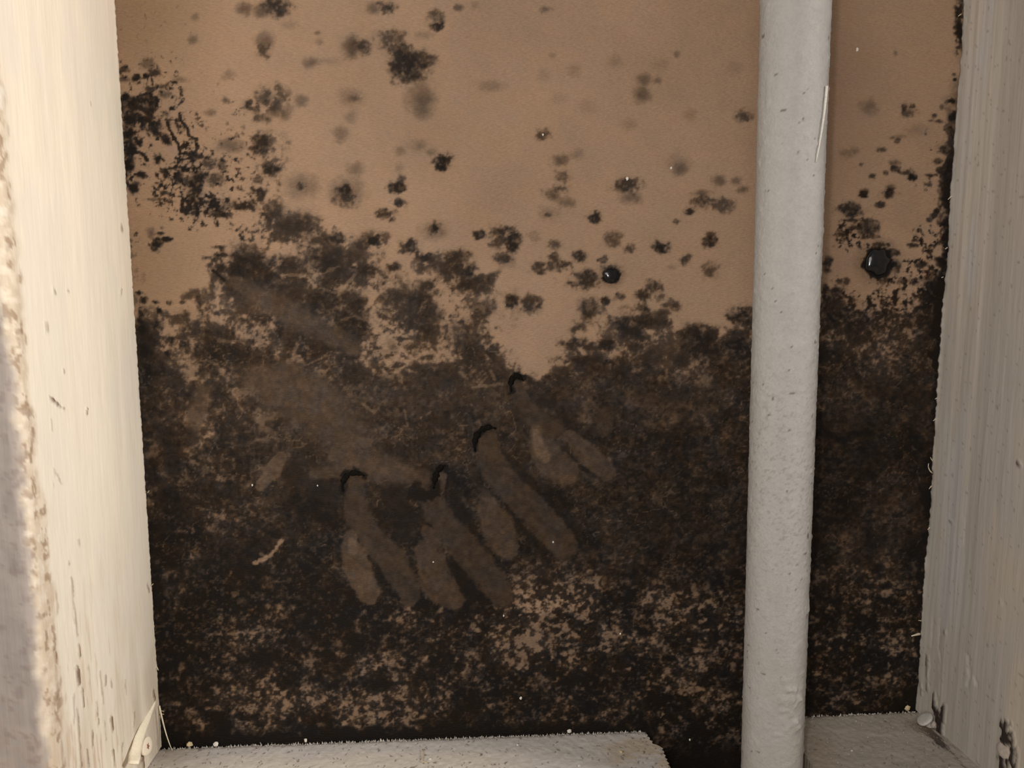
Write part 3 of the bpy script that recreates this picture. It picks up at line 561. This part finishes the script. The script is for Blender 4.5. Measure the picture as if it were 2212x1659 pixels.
# ---------------------------------------------------------------- sole plates
def build_plate(xl, xr, zf, paint, label, visible, nyr=90):
    """xl, xr: end positions as functions of depth y; zf: top height as a function of x"""
    ys = np.linspace(-.0012, -DEPTH, nyr); ts = visible
    rag = (fbm(np.linspace(0, 300, len(ts)), np.zeros(len(ts)), 131, 4) - .5)
    Xg = np.array([[xl(y) + (xr(y) - xl(y)) * t for t in ts] for y in ys]); Yg = np.repeat(ys[:, None], len(ts), 1)
    Yg[0] += rag * .0016; Yg[0] = np.minimum(Yg[0], -.0002)
    Zg = zf(Xg) + (fbm(Xg * 500, Yg * 500, 132, 3) - .5) * .0005
    round_ = np.minimum(1, (np.arange(nyr)[:, None]) / 2.0); Zg -= (1 - round_) * .0008 * np.ones_like(Xg)
    tint = paint(Xg, Yg)
    top = np.stack([Xg, Yg, Zg], -1).reshape(-1, 3); nr, nc = Xg.shape
    per = np.concatenate([np.arange(nc), np.arange(1, nr) * nc + nc - 1, (nr - 1) * nc + np.arange(nc - 2, -1, -1), np.arange(nr - 2, 0, -1) * nc])
    low = top[per].copy(); low[:, 2] = -.038; rings = [top[per]]
    for f in (.25, .6, 1.0):
        q = top[per].copy(); q[:, 2] = q[:, 2] * (1 - f) - .038 * f; rings.append(q)
    m = len(top); sv = np.concatenate(rings); npz = len(per)
    sideq = quads(4, npz, m, wrap=True, flip=True)
    tot = np.concatenate([top, sv]); ct = np.concatenate([tint.reshape(-1, 3), np.tile(tint.reshape(-1, 3)[per], (4, 1)) * .92])
    bx = len(tot); cen = np.array([[Xg.mean(), Yg.mean(), -.038]]); tot = np.concatenate([tot, cen]); ct = np.concatenate([ct, [[.4, .34, .28]]])
    j = np.arange(npz); base = m + 3 * npz; fan = np.stack([base + j, base + (j + 1) % npz, np.full(npz, bx)], 1)
    root = empty('sole_plate', (float(Xg.mean()), -DEPTH / 2, -.038))
    mesh_obj('timber', tot, [quads(nr, nc, flip=True), sideq, fan], MAT['plate'], root, tint=ct)
    tag(root, label, 'plate'); return root
def paint_plate_l(Xg, Yg):
    n = fbm(Xg * 60, Yg * 220, 141, 4); n2 = fbm(Xg * 700, Yg * 700, 142, 3); n3 = fbm(Xg * 40, Yg * 60, 143, 3)
    c = np.ones(Xg.shape + (3,), np.float32) * np.array([.50, .462, .432], np.float32) * (1 + .2 * (n - .5) + .16 * (n2 - .5))[..., None]
    cream = sstep(.008, .02, -Yg + .012 * (n3 - .5)) * sstep(.02, -.06, Xg); c = mixc(c, (.64, .56, .445), .5 * cream)
    tan = sstep(.012, .034, Xg + .014 * (n3 - .5)) * sstep(.006, .012, -Yg + .01 * (n3 - .5)); c = mixc(c, (.40, .315, .215), .7 * tan * sstep(.3, .55, n))
    dirt = sstep(.78, .82, fbm(Xg * 900, Yg * 700, 144, 2)); c = mixc(c, (.10, .07, .06), dirt * .8)
    grime = sstep(.006, .0, -Yg) * sstep(.45, .6, n2); c = mixc(c, (.12, .10, .09), grime * .75)
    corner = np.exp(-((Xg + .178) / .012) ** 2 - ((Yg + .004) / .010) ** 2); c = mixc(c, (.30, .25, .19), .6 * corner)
    return np.clip(c, .01, .9)
def paint_plate_r(Xg, Yg):
    n = fbm(Xg * 60, Yg * 220, 151, 4); n2 = fbm(Xg * 700, Yg * 700, 152, 3); n3 = fbm(Xg * 40, Yg * 60, 153, 3)
    c = np.ones(Xg.shape + (3,), np.float32) * np.array([.365, .32, .275], np.float32) * (1 + .22 * (n - .5) + .12 * (n2 - .5))[..., None]
    c = mixc(c, (.31, .25, .18), .6 * sstep(.135, .118, Xg + .012 * (n3 - .5)))  # shadow beside the pipe painted into the plate colour at this end
    st = sstep(.0, .9, strokes(Xg, Yg, [(1, 5, [tuple(at(1985, 1566, 'z', .0018)[:2]), tuple(at(2018, 1590, 'z', .0018)[:2]), tuple(at(2034, 1606, 'z', .0018)[:2])])]))
    c = mixc(c, (.05, .035, .03), st * .95)
    jn = strokes(Xg, Yg, [(.8, 1.4, [tuple(at(2030, 1600, 'z', .0018)[:2]), tuple(at(2100, 1672, 'z', .0018)[:2])])]); c = mixc(c, (.09, .065, .055), jn * sstep(.3, .55, n2))
    halo = np.exp(-(((Xg - .176) / .006) ** 2 + ((Yg + .014) / .008) ** 2)); c = mixc(c, (.27, .21, .14), .55 * halo)
    dirt = sstep(.82, .85, fbm(Xg * 800, Yg * 700, 154, 2)); c = mixc(c, (.12, .09, .07), dirt * .7)
    return np.clip(c, .01, .9)
ENDL = [at(u, v, 'z', -.0012)[:2] for u, v in [(1392, 1574), (1399, 1586), (1409, 1600), (1414, 1605), (1428, 1608), (1432, 1616), (1438, 1633), (1450, 1660)]]
_ye = np.array([-p[1] for p in ENDL]); _xe = np.array([p[0] for p in ENDL])
def endl(y): return float(np.interp(-y, np.concatenate([_ye, [DEPTH]]), np.concatenate([_xe, [.056]]))) + .0006 * math.sin(y * 2300)
_e1, _e2 = at(1733, 1617, 'z', .0018), at(1757, 1659, 'z', .0018)
def endr(y): return float(np.interp(-y, [0, -_e1[1], -_e2[1], DEPTH], [_e1[0] - .002, _e1[0], _e2[0], _e2[0] + .003])) + .0004 * math.sin(y * 1900)
vis_l = np.concatenate([np.linspace(0, .66, 40)[:-1], np.linspace(.66, 1, 420)]); vis_r = np.concatenate([np.linspace(0, .16, 160)[:-1], np.linspace(.16, 1, 40)])
plate_l = build_plate(lambda y: -.64, endl, lambda x: -.0006 - .0100 * (x + .10) * (x > -.3), paint_plate_l, 'dusty sole plate with sawn-off broken end left of the pipe', vis_l)
plate_r = build_plate(endr, lambda y: .64, lambda x: np.full_like(x, .0018), paint_plate_r, 'short grey-brown sole plate between the pipe and right stud', vis_r)

# ---------------------------------------------------------------- pipe
PR = .0127; PA = np.array([.09103, -.04196, 0]); PB = np.array([.08464, -.04727, .34]); PD = (PB - PA) / .34
root = empty('water_pipe', tuple(PA + PD * -.036)); zz = axis_steps(-.036, -.0359, .40, 2.38, .0007, .06); ns = 112
th = np.linspace(0, 2 * math.pi, ns, endpoint=False); TH, ZZ = np.meshgrid(th, zz); C = PA + ZZ[..., None] * PD
sx = np.cos(TH) * 3.0; sy = np.sin(TH) * 3.0
def cyl(fs, zsc, seed, o=3):   # noise that closes round the pipe: blend of two unwrapped sheets
    t = TH / (2 * math.pi); a = fbm(TH * PR * fs, ZZ * zsc, seed, o); b2 = fbm((TH - 2 * math.pi) * PR * fs, ZZ * zsc, seed, o)
    return a * (1 - t) + b2 * t
peel = cyl(650, 650, 161); peel2 = cyl(230, 200, 162); lump = sstep(.69, .80, cyl(420, 420, 163, 2))
def pipe_spot(u, v):
    p = at(u, v, 'y', PA[1] - PR * .8); c = PA + PD * p[2]; return math.atan2(-(abs(p[1] - c[1])), p[0] - c[0]) % (2 * math.pi), p[2]
rad = PR + (peel - .5) * .00042 + (peel2 - .5) * .00035 + lump * .00028
rs = random.Random(4)
for q in range(46):
    u, v = rs.gauss(1698, 16), rs.uniform(1478, 1572); a, z = pipe_spot(u, v); r = rs.uniform(.0006, .0017)
    d = np.hypot((np.angle(np.exp(1j * (TH - a)))) * PR, ZZ - z); rad += .00045 * np.exp(-(d / r) ** 2)
runs = [(1642, 170, 1640, 220), (1768, 1180, 1762, 1250), (1760, 1300, 1757, 1330), (1730, 1480, 1690, 1500), (1725, 1500, 1700, 1520)]
for u0, v0, u1, v1 in runs:
    for t in np.linspace(0, 1, 6):
        a, z = pipe_spot(u0 + (u1 - u0) * t, v0 + (v1 - v0) * t); d = np.hypot((np.angle(np.exp(1j * (TH - a)))) * PR, ZZ - z); rad += .00022 * np.exp(-(d / .0010) ** 2)
PV = np.stack([C[..., 0] + rad * np.cos(TH), C[..., 1] + rad * np.sin(TH), C[..., 2]], -1)
base = np.ones(TH.shape + (3,), np.float32) * np.array([.375, .358, .337], np.float32) * (1 + .14 * (peel2 - .5) + .08 * (peel - .5))[..., None]
base = mixc(base, (.35, .325, .285), .6 * sstep(.12, .0, ZZ) * sstep(.4, .6, cyl(60, 60, 164)))
zone = np.exp(-((ZZ - .135) / .05) ** 2)
speck = sstep(.665 - .0 , .73, cyl(900, 1000, 165, 2) + .07 * zone - .02); base = mixc(base, (.20, .17, .15), speck * (.10 + .32 * zone))
dots = sstep(.885, .92, cyl(760, 760, 166, 1)); base = mixc(base, (.10, .07, .06), dots * .8)
m = PV.size // 3; topc = np.array([PA + PD * zz[-1], PA + PD * zz[0]]); e = (len(zz) - 1) * ns; j = np.arange(ns); j2 = (j + 1) % ns
capf = np.concatenate([np.stack([e + j, e + j2, np.full(ns, m)], 1), np.stack([j2, j, np.full(ns, m + 1)], 1)])
mesh_obj('pipe_body', np.concatenate([PV.reshape(-1, 3), topc]), [quads(len(zz), ns, wrap=True), capf], MAT['pipe'], root, tint=np.concatenate([np.clip(base, .02, .9).reshape(-1, 3), np.full((2, 3), .4)]))
tag(root, 'white painted round pipe with bumpy speckled coat running down the cavity', 'pipe')
def on_pipe(u, v, off=.0002):
    """point of the pipe surface seen at (u, v)"""
    d = FWD + RIGHT * (u - W_PX / 2) / FOC - UPV * (v - H_PX / 2) / FOC; d = d / np.linalg.norm(d); o = CAM - PA
    dp = d - PD * (d @ PD) / (PD @ PD); op = o - PD * (o @ PD) / (PD @ PD); a = dp @ dp; b2 = dp @ op; cc = op @ op - (PR + off) ** 2
    q = b2 * b2 - a * cc; t = (-b2 - math.sqrt(max(q, 0))) / a; return CAM + d * t
whisker([on_pipe(1786, 186, .0006), on_pipe(1783, 235, .0007), on_pipe(1775, 290, .0006), on_pipe(1763, 350, .0003)], .00055, root, MAT['crumb'], 'paint_sliver', 16)['label'] = 'loose sliver of white paint'

# ---------------------------------------------------------------- nails
def nail(center, normal, dia, mat_head, label, shank=.02, thick=.0011, rust=False, oval=1.0):
    n = np.asarray(normal, float); n /= np.linalg.norm(n); c = np.asarray(center, float)
    a = np.cross(n, [0, 0, 1.]); a = a / np.linalg.norm(a); b_ = np.cross(n, a); r = dia / 2
    root = empty('nail', tuple(c)); V_ = []; ns = 28
    for rr, h in ((.55, -thick * 1.0), (.96, -thick), (1.0, -thick * .6), (1.0, -.0002), (.94, .0), (.5, .00012)):
        for k in range(ns):
            t = 2 * math.pi * k / ns; w = 1 + .04 * math.sin(3 * t + 1); V_.append(c + (a * math.cos(t) + b_ * math.sin(t) * oval) * r * rr * w + n * h)
    V_.append(c + n * .00012); L = len(V_) - 1; k = np.arange(ns); k2 = (k + 1) % ns
    tri = np.concatenate([np.stack([5 * ns + k, 5 * ns + k2, np.full(ns, L)], 1)]); back_ = np.arange(ns)[::-1][None]
    kw = {}
    if mat_head is MAT['nail_cream']: kw['tint'] = np.tile(np.array([[.80, .70, .56]]), (len(V_), 1))
    mesh_obj('head', V_, [quads(6, ns, wrap=True), tri, back_], mat_head, root, **kw)
    sr = .0019
    Vv, F = tube([c - n * thick * .8, c - n * shank * .3, c - n * shank * .85, c - n * shank], [sr, sr, sr, sr * .2], 12); mesh_obj('shank', Vv, F, MAT['nail_dull'], root)
    if rust:
        rv = []
        for k in range(14):
            t = 2 * math.pi * k / 14; w = .8 + .35 * math.sin(5 * t) ; rv.append(c + (a * math.cos(t) * .22 + b_ * math.sin(t) * .36) * r * w + n * .00016)
        rv = rv + [q + n * .00012 for q in rv]; k = np.arange(14); k2 = (k + 1) % 14
        o = mesh_obj('rust_spot', rv, [np.stack([k, k2, 14 + k2, 14 + k], 1), np.arange(14, 28)[None]], MAT['rust'], root); o['label'] = 'reddish rust spot'
    return tag(root, label, 'nail', 'toe nails')
toc = -FWD
nail(lp(319, 1612, .0021), (1, -.15, .12), .0078, MAT['nail_cream'], 'cream painted nail head with red rust spot beside the splinter', .030, rust=True)
nb = at(1996, 1551, 'x', HW - .0045)
vd = CAM - nb; vd = vd / np.linalg.norm(vd); tl = -.62 * RIGHT + .78 * UPV; tl = tl - vd * (tl @ vd); tl = tl / np.linalg.norm(tl)
nail(nb, vd * .58 + .81 * tl, .0078, MAT['nail_grey'], 'pale round nail head standing proud where right stud meets plate', .016, .0013)
nail(at(2168, 1619, 'x', HW - .0006), np.array([-1, -.15, .25]), .0066, MAT['nail_dull'], 'dull nail head sunk in a dark split near the corner', .024, oval=1.1)
# torn chip lying under the corner nail
def chip(name, c, size, mat, seed, label, cat, group=None, parent=None, flat=.6):
    rng = np.random.RandomState(seed); bm = bmesh.new(); bmesh.ops.create_icosphere(bm, subdivisions=1, radius=1)
    sc = np.array([1, rng.uniform(.6, .95), flat]) * size / 2; an = rng.rand() * 6.28; ca, sa = math.cos(an), math.sin(an); V_ = []
    for v in bm.verts:
        q = np.array(v.co) * sc * rng.uniform(.75, 1.2); V_.append((q[0] * ca - q[1] * sa, q[0] * sa + q[1] * ca, q[2]))
    V_ = np.array(V_); V_[:, 2] -= V_[:, 2].min(); F = np.array([[l.index for l in f.verts] for f in bm.faces]); bm.free()
    if parent is None:
        o = mesh_obj(name, V_, [F], mat, smooth=False); o.location = tuple(c); return tag(o, label, cat, group)
    return mesh_obj(name, V_ + np.asarray(c), [F], mat, parent, smooth=False)
def top_l(x): return -.0006 - .0100 * (x + .10) * (x > -.3)
chip('wood_chip', at(2017, 1573, 'z', .0022), .0042, MAT['nail_dull'], 3, 'small brown wood chip under the corner nail head', 'wood chip', flat=1.0)

# ---------------------------------------------------------------- crumbs
def crumb_at(u, v, size, mat, seed, label, zt=None, flat=.6):
    p = at(u, v, 'z', .0)
    z = top_l(p[0]) if p[0] < .06 else .0018; p = at(u, v, 'z', z); chip('plaster_crumb', (p[0], min(p[1], -.0012), z - .0001), size, mat, seed, label, 'crumb', 'crumbs on the sole plates', flat=flat)
crumb_at(667, 1586, .0026, MAT['crumb'], 21, 'white crumb on back edge of left plate, below faint pale streaks', flat=.9)
crumb_at(1228, 1575, .0024, MAT['crumb'], 22, 'white crumb on plate back edge near its sawn end', flat=.9)
crumb_at(1956, 1533, .0028, MAT['crumb_y'], 23, 'yellowish crumb on right plate next to the stud', flat=1.2)
crumb_at(411, 1610, .0034, MAT['crumb_y'], 24, 'yellowish flat crumb on left plate near the left stud', flat=.7)
crumb_at(470, 1605, .0030, MAT['crumb'], 25, 'grey crumb on plate back edge, right of the yellowish one', flat=.8)
crumb_at(929, 1641, .0020, MAT['crumb'], 26, 'bright white flake lying mid-plate at the bottom edge', flat=.4)
crumb_at(1341, 1625, .0022, MAT['crumb_y'], 27, 'tan flake near the sawn plate end', flat=.4)
crumb_at(1251, 1655, .0018, MAT['crumb'], 28, 'white flake at the bottom edge left of the sawn end', flat=.4)
crumb_at(1840, 1622, .0012, MAT['crumb'], 29, 'tiny pale flake in the middle of right plate', flat=.5)
crumb_at(1118, 1610, .0014, MAT['crumb'], 30, 'tiny pale flake on left plate below the crumb line', flat=.5)
# loose sawdust and plaster nap along the back edge: uncountable
rng = np.random.RandomState(5); SV = []; SF = []
def tetra(c, s, tall):
    b0 = len(SV); a = rng.rand() * 6.28
    for k in range(3): SV.append((c[0] + s * math.cos(a + 2.1 * k), c[1] + s * math.sin(a + 2.1 * k), c[2] - s * .2))
    SV.append((c[0] + s * rng.uniform(-.6, .6), c[1] + s * rng.uniform(-.6, .6), c[2] + tall)); SF.extend([(b0, b0 + 1, b0 + 3), (b0 + 1, b0 + 2, b0 + 3), (b0 + 2, b0, b0 + 3), (b0 + 2, b0 + 1, b0)])
for q in range(1300):
    left = rng.rand() < .82
    x = rng.uniform(-.183, .044) if left else rng.uniform(.112, .183); y = -.0006 - rng.exponential(.0011); y = max(y, -.03)
    z = (top_l(x) if left else .0018) - .0002 - (.0008 if y > -.0016 else 0); s = rng.uniform(.00015, .00055)
    tetra((x, y, z), s, s * (rng.uniform(.8, 2.6) if y > -.0022 else rng.uniform(.7, 1.4)))
for q in range(320):
    left = rng.rand() < .75
    x = rng.uniform(-.183, .046) if left else rng.uniform(.114, .183); y = rng.uniform(-.05, -.003); z = (top_l(x) if left else .0018); s = rng.uniform(.00012, .0004); tetra((x, y, z), s, s * .9)
dust = mesh_obj('sawdust', SV, [np.array(SF)], MAT['dust'], smooth=False)
tag(dust, 'fine pale sawdust and plaster grit along the plate edges', 'sawdust', kind='stuff')
def hair(pts, r, label, mat):
    P_ = [(*at(u, v, 'z', top_l(at(u, v, 'z', 0)[0]))[:2], top_l(at(u, v, 'z', 0)[0]) + .0006) for u, v in pts]
    Vv, F = tube(bezier(P_, 12), r, 6); tag(mesh_obj('wood_fibre', Vv, F, mat), label, 'fibre', 'fibres on the sole plate')
hair([(551, 1622), (560, 1622), (567, 1612), (562, 1606)], .00022, 'short dark curled fibre lying on the left plate', MAT['nail_dull'])
hair([(913, 1621), (918, 1640), (905, 1648), (922, 1650)], .00022, 'thin brown fibre tangle lying by the white flake', MAT['crumb_y'])
